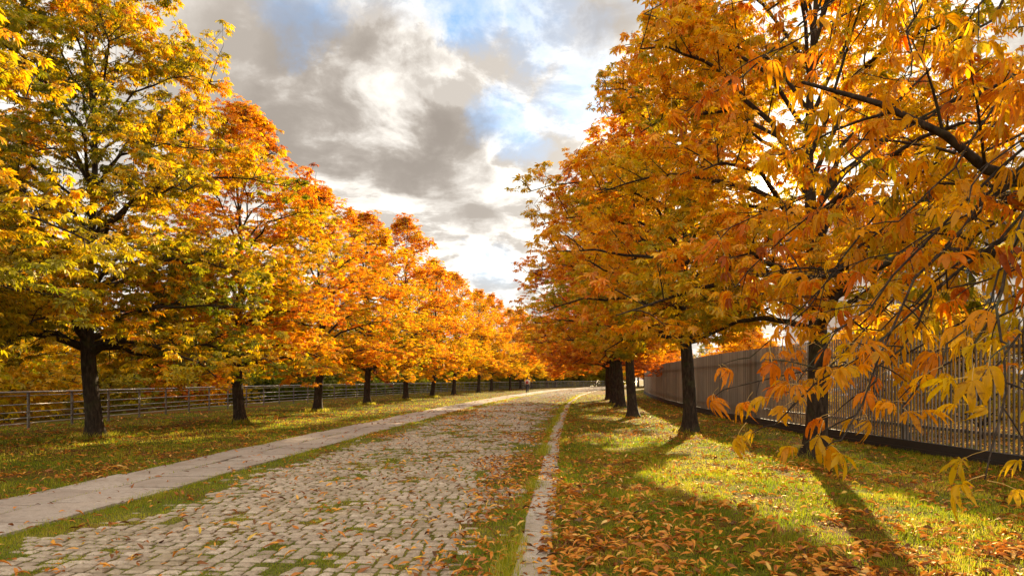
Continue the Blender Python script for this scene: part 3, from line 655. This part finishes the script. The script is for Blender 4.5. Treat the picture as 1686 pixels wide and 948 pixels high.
# thicket beyond the railing: one mass of foliage from the ground up
def thicket(name, x, y, z, sc_, hue, label, shift, mixd):
    n = len(x); me = scatter(name, LEAF0, np.stack([x, y, z], 1), rng.uniform(0, 6.28, n), rng.normal(-.35, .5, n), rng.normal(0, .5, n), sc_, hue, rng.random(n), [M['leaf'], M['petiole']])
    ob = link(name, me, kind='stuff', label=label); ob.color = (shift, mixd, 0, 1)
n = 130000; s = rng.uniform(4, rs_[-1], n); x0, y0 = rail_at(s); x1, y1 = rail_at(s + .5); L = np.hypot(x1 - x0, y1 - y0); off = rng.uniform(2.5, 18, n)
x = x0 - (y1 - y0) / L * off; y = y0 + (x1 - x0) / L * off; top = (0.6 + 9.5 * fbm(x, y, 0.16, 3)) * np.clip((off + 1) / 11, .25, 1); z = top * rng.random(n) ** .8
keep = in_view(x, y, .25) & (fbm(x + 5, y + z, .9, 3) > np.where(y < 46, .50, .40)); x, y, z, s = x[keep], y[keep], z[keep], s[keep]
hue = np.clip(.5 + 1.6 * (fbm(x + 90, y, .12, 2) - .5) + rng.normal(0, .12, len(x)), 0, 1)
near_ = y < 46
thicket('thicket', x[near_], y[near_], z[near_], rng.uniform(.2, .34, near_.sum()), hue[near_], 'mass of yellow and orange foliage behind the railing at left', .41, .5)
thicket('thicket', x[~near_], y[~near_], z[~near_], rng.uniform(.25, .5, (~near_).sum()), hue[~near_], 'mass of dark green foliage behind the far railing', .12, .35)

# ------------------------------------------------------------------ tall slatted fence on the right
GZ = np.array([-6, 0, 5, 11.5, 20, 26.3, 31, 44.5, 60, 75.5, 100, 130, 160.]); GX = np.array([10.3, 9.8, 9.3, 8.85, 8.4, 8.5, 8.8, 10.2, 12.4, 14.9, 20.0, 29, 42.])
fz_ = np.linspace(1, 150, 2500); fx_ = smooth_curve(GZ, GX, fz_) + 0.05; fs_ = np.concatenate([[0], np.cumsum(np.hypot(np.diff(fz_), np.diff(fx_)))])
def fen(s): return np.interp(s, fs_, fx_), np.interp(s, fs_, fz_)
fe = empty('slatted_fence', (float(fx_[0]), float(fz_[0]), 0), 'tall bronze grey fence of upright metal slats on a dark base rail to the right', 'fence')
fo = np.array([fx_[0], fz_[0], 0.]); FH = 2.65
b = MB(); s = 0.0
while s < fs_[-1] - .3:
    x, y = fen(s); x2, y2 = fen(s + .2); a = math.atan2(y2 - y, x2 - x); dz = 0.02 * math.sin(s * 37.0)
    b.box((x - fo[0], y - fo[1], 0.27 + (FH - 0.27) / 2), (0.030, 0.028, FH - 0.27 + dz), a); s += 0.112
link('slats', b.mesh('slats', M['slat'], False, {'val': np.repeat(np.clip(rng.normal(.5, .3, len(b.v)), 0, 1), 6)}), fe)
ssf = np.arange(0, fs_[-1] - .3, 0.8); xx, yy = fen(ssf)
def ribbon(nm, z0, z1, off, th, m):
    b = MB()
    for i in range(len(ssf) - 1):
        x, y = (xx[i] + xx[i + 1]) / 2, (yy[i] + yy[i + 1]) / 2; a = math.atan2(yy[i + 1] - yy[i], xx[i + 1] - xx[i]); L = math.hypot(yy[i + 1] - yy[i], xx[i + 1] - xx[i])
        b.box((x - fo[0] - math.sin(a) * off, y - fo[1] + math.cos(a) * off, (z0 + z1) / 2), (L - .001, th, z1 - z0), a)
    link(nm, b.mesh(nm, m), fe)
ribbon('base_rail', 0.12, 0.265, 0.0, 0.11, M['rail_dark']); ribbon('lower_rail', 0.035, 0.118, 0.03, 0.15, M['rail_dark'])
ribbon('footing', -0.05, 0.028, 0.16, 0.34, M['soil']); ribbon('cross_rail', 0.55, 0.61, -0.075, 0.04, M['slat']); ribbon('cross_rail', 2.16, 2.22, -0.075, 0.04, M['slat'])
pm = MB(); pm.box((0, 0, 1.2), (0.10, 0.10, 2.45)); pm.box((0, -.09, 0.2), (0.10, 0.08, 0.4)); pmesh = pm.mesh('post', M['rail_dark'])
for s in np.arange(1.5, fs_[-1], 4.2):
    x, y = fen(s); x2, y2 = fen(s + .3); a = math.atan2(y2 - y, x2 - x)
    q = link('post', pmesh, fe, (float(x - fo[0] + math.sin(a) * .16), float(y - fo[1] - math.cos(a) * .16), 0)); q.rotation_euler.z = a

# ------------------------------------------------------------------ pale building behind the fence
bd = empty('office_building', (34, 62, 0), 'pale office building with rows of narrow dark windows behind the slatted fence', 'building')
b = MB(); b.box((19, 8, 8.8), (42, 16, 17.6)); link('wall', b.mesh('wall', M['facade']), bd)
b = MB(); b.box((19, 8, 17.85), (42.8, 16.8, 0.45)); link('roof', b.mesh('roof', M['concrete']), bd)
wf = MB()
for c_, s_ in (((0, 0, .93), (1.06, .1, .06)), ((0, 0, -.93), (1.06, .1, .06)), ((-.5, 0, 0), (.06, .1, 1.8)), ((.5, 0, 0), (.06, .1, 1.8)), ((0, .01, 0), (.04, .06, 1.8))): wf.box(c_, s_)
wfm = wf.mesh('window', M['wframe']); pg = MB(); pg.box((0, .02, 0), (.96, .02, 1.8)); pgm = pg.mesh('pane', M['glass'])
sill = MB(); sill.box((0, -.08, -1.0), (1.2, .2, .07)); silm = sill.mesh('sill', M['concrete'])
for fl in range(5):
    for cidx in range(19):
        w = link('window', wfm, bd, (0.2 + cidx * 2.0, -0.04, 2.2 + fl * 3.3)); link('pane', pgm, w); link('sill', silm, w)

# ------------------------------------------------------------------ person walking away on the path
def skin_obj(name, verts, edges, radii, m, parent, root=0, sub=2):
    me = bpy.data.meshes.new(name); me.from_pydata(verts, edges, []); me.materials.append(m)
    o = link(name, me, parent); md = o.modifiers.new('Skin', 'SKIN'); md.use_smooth_shade = True
    for i, rr in enumerate(radii):
        me.skin_vertices[0].data[i].radius = (rr if isinstance(rr, tuple) else (rr, rr)) if True else rr
        me.skin_vertices[0].data[i].use_root = (i == root)
    s = o.modifiers.new('Sub', 'SUBSURF'); s.levels = sub; s.render_levels = sub
    return o
pp = empty('person', (1.75, 76.0, 0.03), 'person with a red backpack and pale jacket walking away on the stone path', 'person', rz=-0.15)
V = [(0, 0, .95), (0, 0, 1.15), (0, .01, 1.36), (0, .02, 1.48), (0, .03, 1.56), (0, .035, 1.66), (0, .03, 1.72),
     (-.10, 0, .90), (-.10, .10, .50), (-.10, .02, .09), (-.10, .13, .03), (.10, 0, .90), (.10, -.06, .50), (.11, -.28, .13), (.11, -.17, .06),
     (-.19, 0, 1.40), (-.24, -.08, 1.14), (-.22, .04, .90), (-.21, .07, .80), (.19, 0, 1.40), (.24, .04, 1.14), (.22, .18, .94), (.21, .23, .86)]
E = [(0, 1), (1, 2), (2, 3), (3, 4), (4, 5), (5, 6), (0, 7), (7, 8), (8, 9), (9, 10), (0, 11), (11, 12), (12, 13), (13, 14), (2, 15), (15, 16), (16, 17), (17, 18), (2, 19), (19, 20), (20, 21), (21, 22)]
Rr = [.15, .13, .15, .06, .075, .095, .07, .09, .06, .042, .035, .09, .06, .042, .035, .06, .045, .034, .03, .06, .045, .034, .03]
skin_obj('body', V, E, Rr, M['skin'], pp)
jv = [V[0], V[1], V[2], (0, .02, 1.45), V[15], V[16], (-.222, .03, .93), V[19], V[20], (.222, .17, .96)]
skin_obj('jacket', jv, [(0, 1), (1, 2), (2, 3), (2, 4), (4, 5), (5, 6), (2, 7), (7, 8), (8, 9)], [.19, .16, .18, .08, .085, .068, .05, .085, .068, .05], M['jacket_cloth'], pp)
tv = [V[0], V[7], V[8], V[9], V[11], V[12], V[13]]
skin_obj('trousers', tv, [(0, 1), (1, 2), (2, 3), (0, 4), (4, 5), (5, 6)], [.165, .11, .082, .062, .11, .082, .062], M['trouser_cloth'], pp)
skin_obj('shoe', [(-.10, -.05, .05), (-.10, .16, .035)], [(0, 1)], [.05, .045], M['shoe'], pp); skin_obj('shoe', [(.11, -.31, .12), (.11, -.15, .05)], [(0, 1)], [.05, .045], M['shoe'], pp)
skin_obj('hair', [(0, 0, 1.60), (0, .0, 1.70), (0, .03, 1.745)], [(0, 1), (1, 2)], [.07, .105, .075], M['hair_brown'], pp)
bk = skin_obj('backpack', [(0, -.22, 1.05), (0, -.24, 1.2), (0, -.20, 1.40)], [(0, 1), (1, 2)], [(.15, .10), (.16, .11), (.12, .08)], M['pack_cloth'], pp)
skin_obj('strap', [(-.10, -.13, 1.42), (-.11, .04, 1.46), (-.11, .14, 1.30)], [(0, 1), (1, 2)], [.02, .02, .02], M['pack_cloth'], bk)

# ------------------------------------------------------------------ grass, fallen leaves
def clearing(x, y):
    """litter share on the lawns 0..1"""
    return 0.45 * fbm(x + 31, y + 7, 0.5, 3) + 0.55 * fbm(x + 3, y + 70, 2.3, 3)
def blades(name, X, Y, Z, H_, Wd, hue, **props):
    n = len(X); az = rng.uniform(0, 2 * math.pi, n); la = rng.uniform(0, 2 * math.pi, n); le = rng.uniform(0.15, 0.8, n) * H_
    dx, dy = np.cos(az) * Wd / 2, np.sin(az) * Wd / 2; lx, ly = np.cos(la) * le, np.sin(la) * le
    V = np.zeros((n, 5, 3)); z0 = Z - 0.01
    V[:, 0] = np.stack([X - dx, Y - dy, z0], 1); V[:, 1] = np.stack([X + dx, Y + dy, z0], 1)
    V[:, 2] = np.stack([X + dx * .7 + lx * .35, Y + dy * .7 + ly * .35, z0 + H_ * .6], 1); V[:, 3] = np.stack([X - dx * .7 + lx * .35, Y - dy * .7 + ly * .35, z0 + H_ * .6], 1)
    V[:, 4] = np.stack([X + lx, Y + ly, z0 + H_ * (1 - .25 * le / H_)], 1)
    b = (np.arange(n) * 5)[:, None]
    return link(name, np_mesh(name, V.reshape(-1, 3), [b + np.array([0, 1, 2, 3]), b + np.array([3, 2, 4])], M['grass'], {'hue': np.concatenate([hue, hue])}), **props)
def sample(n, s0, s1, t0, t1, power=1.0):
    s = s0 * (s1 / s0) ** (rng.random(n) ** power); t = rng.uniform(t0, t1, n); x, y = PT(s, t); return s, t, x, y
def sample_area(s0, s1, t0, t1, d0, fall=16.0):
    """density d0 per m2 near, thinning with distance"""
    area = (s1 - s0) * (t1 - t0); n = int(area * d0); s = rng.uniform(s0, s1, n); t = rng.uniform(t0, t1, n); x, y = PT(s, t)
    dist = np.hypot(x, y); keep = (rng.random(n) < np.minimum(1, (fall / np.maximum(dist, 1)) ** 2)) & in_view(x, y); return s[keep], t[keep], x[keep], y[keep], dist[keep]
TRUNKS = np.array([(o.location.x, o.location.y) for o in bpy.data.objects if o.name.startswith('chestnut_tree')])
def trunk_dist(x, y):
    d = np.full(len(x), 99.0)
    for a, b in TRUNKS: d = np.minimum(d, np.hypot(x - a, y - b))
    return d
GXs, GYs, GZs, GH, GW, GHu = [], [], [], [], [], []
def add_grass(x, y, z, h, w, hu): GXs.append(x); GYs.append(y); GZs.append(z); GH.append(h); GW.append(w); GHu.append(hu)
for t0, t1, s0, s1, d0 in ((-9.5, -0.22, 2, 18, 2300), (-9.5, -0.22, 18, 70, 1200), (6.9, 18, 4, 30, 1500), (6.9, 17, 30, 90, 900)):
    s, t, x, y, dist = sample_area(s0, s1, t0, t1, d0, 9.0)
    c = clearing(x, y) - 0.06 * np.clip((dist - 8) / 10, -.8, 1)
    keep = rng.random(len(s)) < np.clip(1.25 - (c - 0.50) / 0.14, 0.3, 1); keep &= trunk_dist(x, y) > 0.27
    s, t, x, y, dist = (a[keep] for a in (s, t, x, y, dist)); td = trunk_dist(x, y)
    k = np.clip(dist / 9, 1, 5)
    h = rng.uniform(0.03, 0.085, len(s)) * np.clip(0.35 + 2.2 * (fbm(x, y, 2.6, 3) - .25), .4, 2.4) * (1 + 1.2 * np.exp(-((td - 0.35) / 0.22) ** 2)) ; w = rng.uniform(0.003, 0.006, len(s)) * k
    hue = np.clip(0.52 + 1.0 * (fbm(x + 9, y + 3, 0.8, 4) - .5) + rng.normal(0, .16, len(s)), 0, 1)
    add_grass(x, y, lawn_z(x, y), h, w, hue)
# grass in the cobbles and along the edges
for s0, s1, d0 in ((2, 16, 2600), (16, 80, 1500)):
    s, t, x, y, dist = sample_area(s0, s1, 0.0, 5.4, d0 * 1.5, 8.0)
    cmk = cover_mask(s, t); keep = rng.random(len(s)) < np.clip((cmk - 0.46) / 0.18, 0.0, 1) ** 1.2 * .8 + 0.24
    s, t, x, y, dist, cmk = (a[keep] for a in (s, t, x, y, dist, cmk)); k = np.clip(dist / 9, 1, 5)
    add_grass(x, y, np.full(len(s), -0.01), rng.uniform(0.015, 0.04, len(s)) * (0.8 + np.clip((cmk - .6) * 3, 0, 1)), rng.uniform(0.003, 0.006, len(s)) * k, np.clip(0.5 + 0.8 * (fbm(x + 2, y + 5, 1.1) - .5) + rng.normal(0, .18, len(s)), 0, 1))
for tc, sd_, dens in ((-0.33, 0.05, 260), (0.03, 0.07, 420), (T_LAWN + 0.02, 0.10, 480), (5.22, 0.10, 420), (T_PATH + .93, .012, 60)):
    n = int(60 * dens); s = rng.uniform(2, 62, n); t = tc + rng.normal(0, sd_, n); x, y = PT(s, t); cl = fbm(s, t * 0 + tc, 1.3, 4); dist = np.hypot(x, y)
    keep = in_view(x, y) & (rng.random(n) < np.clip((cl - .42) / .12, .08, 1) * np.minimum(1, 12 / dist)); x, y, dist, cl, s = x[keep], y[keep], dist[keep], cl[keep], s[keep]
    tall = np.where((tc == 0.03) & (cl > .60), 2.6, 1.0)
    add_grass(x, y, np.full(len(x), 0.0), rng.uniform(0.03, 0.08, len(x)) * tall, rng.uniform(0.003, 0.006, len(x)) * np.clip(dist / 9, 1, 5), np.clip(rng.normal(.55, .2, len(x)) + np.where(tall > 1, .1, 0), 0, 1))
# straw coloured sprouts at the trunks' feet
for a, b_ in TRUNKS[:16]:
    if b_ > 60: continue
    n = 420; an = rng.uniform(0, 6.28, n); rr = 0.27 + np.abs(rng.normal(0, .14, n)); x = a + np.cos(an) * rr; y = b_ + np.sin(an) * rr
    add_grass(x, y, lawn_z(x, y), rng.uniform(.08, .26, n), rng.uniform(.004, .008, n) * max(1, b_ / 12), np.clip(rng.normal(.75, .2, n), 0, 1))
cat_ = lambda L: np.concatenate(L)
print('blades', sum(len(a) for a in GXs))
blades('grass', cat_(GXs), cat_(GYs), cat_(GZs), cat_(GH), cat_(GW), cat_(GHu), kind='stuff', label='short green and yellow grass on the lawns and between the cobbles')

def litter_leaf(seed, det):
    r = np.random.default_rng(seed); us = np.array([0, .3, .62, .85, 1.0]) if det else np.array([0, .6, 1.0]); ws = (np.array([.04, .6, 1, .7, .04]) if det else np.array([.05, 1, .05])) * 0.16
    arch = r.uniform(0.0, 0.3); curl = r.uniform(-0.2, 1.5); v = []; tw = r.normal(0, .5)
    for u, w in zip(us, ws):
        zc = arch * math.sin(u * math.pi) * 0.6 + r.normal(0, .02)
        for sg in (-1, 0, 1): v.append([sg * w * (1 - .2 * abs(curl)), u - .5, zc + abs(sg) * w * .6 * curl + sg * w * tw * (u - .3) * 1.5])
    f = []
    for q in range(len(us) - 1):
        for k in (0, 1): o_ = q * 3 + k; f.append([o_, o_ + 1, o_ + 4, o_ + 3])
    return np.array(v), np.array(f), np.zeros(len(f), int)
LN = [litter_leaf(k, True) for k in range(8)]; LF = [litter_leaf(40 + k, False) for k in range(5)]
def litter(name, temps, x, y, z, sc_, hue, **props):
    n = len(x); P_ = np.stack([x, y, z], 1)
    me = scatter(name, temps, P_, rng.uniform(0, 6.28, n), rng.normal(0, .28, n), rng.normal(0, .35, n), sc_, hue, rng.random(n), M['litter'], smooth=True)
    return link(name, me, **props)
X_, Y_, Z_, S__, H__ = {0: [], 1: []}, {0: [], 1: []}, {0: [], 1: []}, {0: [], 1: []}, {0: [], 1: []}
def add_litter(x, y, z, sc_, hue):
    near = np.hypot(x, y) < 14
    for k, mk in ((0, near), (1, ~near)):
        X_[k].append(x[mk]); Y_[k].append(y[mk]); Z_[k].append(z[mk]); S__[k].append(sc_[mk]); H__[k].append(hue[mk])
for t0, t1, s0, s1, d0, lo in ((-9.3, -0.2, 2, 14, 460, .40), (-9.5, -0.2, 14, 90, 330, .42), (7.0, 18, 4, 80, 260, .44)):
    s, t, x, y, dist = sample_area(s0, s1, t0, t1, d0, 13.0)
    c = clearing(x, y); td = trunk_dist(x, y); nearb = 0.16 * np.clip((11 - dist) / 6, 0, 1) if t0 < 0 else 0.10 * np.clip((12.5 - np.hypot(x + 10, y - 15)) / 8, 0, 1)
    side = -0.12 * np.clip((-t - 5.0) / 1.5, 0, 1) if t0 < 0 else 0
    p = np.clip((c - (0.07 if t0 > 0 else 0) + nearb + side + 0.10 * np.exp(-td / 0.9) + (0.12 * np.exp((t + 0.3) / 0.25) if t0 < 0 else 0.10 * np.exp(-(t - 7) / .3)) - lo - .06) / 0.24, 0.15, 1) * .62; keep = rng.random(len(s)) < p
    x, y, t, dist = x[keep], y[keep], t[keep], dist[keep]
    add_litter(x, y, lawn_z(x, y) + rng.uniform(.005, .045, len(x)), rng.uniform(.05, .15, len(x)) * np.clip(dist / 16, 1, 1.7), np.clip(rng.normal(.48, .24, len(x)), 0, 1))
for s0, s1, d0 in ((2, 16, 230), (16, 110, 260)):
    s, t, x, y, dist = sample_area(s0, s1, -0.3, 5.3, d0, 14.0)
    c = fbm(x + 60, y * .7 + 11, 0.5, 4)
    band = 0.30 * np.clip((1.6 - t) / 1.2, 0, 1) * (s < 20) + 0.16 * np.exp(-((s - 38) / 13) ** 2) + 0.12 * np.exp(-((s - 92) / 14) ** 2) + 0.10 * np.clip((t - 4.4), 0, 1)
    p = np.clip((c + band - 0.64) / 0.14, 0.10, .75); keep = rng.random(len(s)) < p; x, y, dist = x[keep], y[keep], dist[keep]
    add_litter(x, y, np.full(len(x), .018) + rng.uniform(0, .012, len(x)), rng.uniform(.04, .14, len(x)) * np.clip(dist / 16, 1, 1.7), np.clip(rng.normal(.42, .24, len(x)), 0, 1))
s, t, x, y, dist = sample_area(3, 90, 5.3, 7.0, 60, 16.0)
p = np.clip(0.10 + 0.9 * np.clip((t - 6.7) / .25, 0, 1) + .5 * (fbm(x, y, .8) > .62), 0, 1); keep = rng.random(len(s)) < p; x, y, dist = x[keep], y[keep], dist[keep]
add_litter(x, y, np.full(len(x), .035), rng.uniform(.04, .13, len(x)) * np.clip(dist / 16, 1, 1.7), np.clip(rng.normal(.25, .2, len(x)), 0, 1))
# litter behind the slatted fence
n = 26000; y = rng.uniform(9, 55, n); x = np.interp(y, fz_, fx_) + rng.uniform(.4, 16, n); keep = in_view(x, y, .1); x, y = x[keep], y[keep]
add_litter(x, y, lawn_z(x, y) + .02, rng.uniform(.12, .24, len(x)), np.clip(rng.normal(.85, .15, len(x)), 0, 1))
print('litter', sum(len(a) for a in X_[0]), sum(len(a) for a in X_[1]))
litter('fallen_leaves', LN, cat_(X_[0]), cat_(Y_[0]), cat_(Z_[0]), cat_(S__[0]), cat_(H__[0]), kind='stuff', label='curled orange and brown fallen leaves thick on the ground close by')
litter('fallen_leaves', LF, cat_(X_[1]), cat_(Y_[1]), cat_(Z_[1]), cat_(S__[1]), cat_(H__[1]), kind='stuff', label='fallen leaves thinly spread on lawns and road farther off')
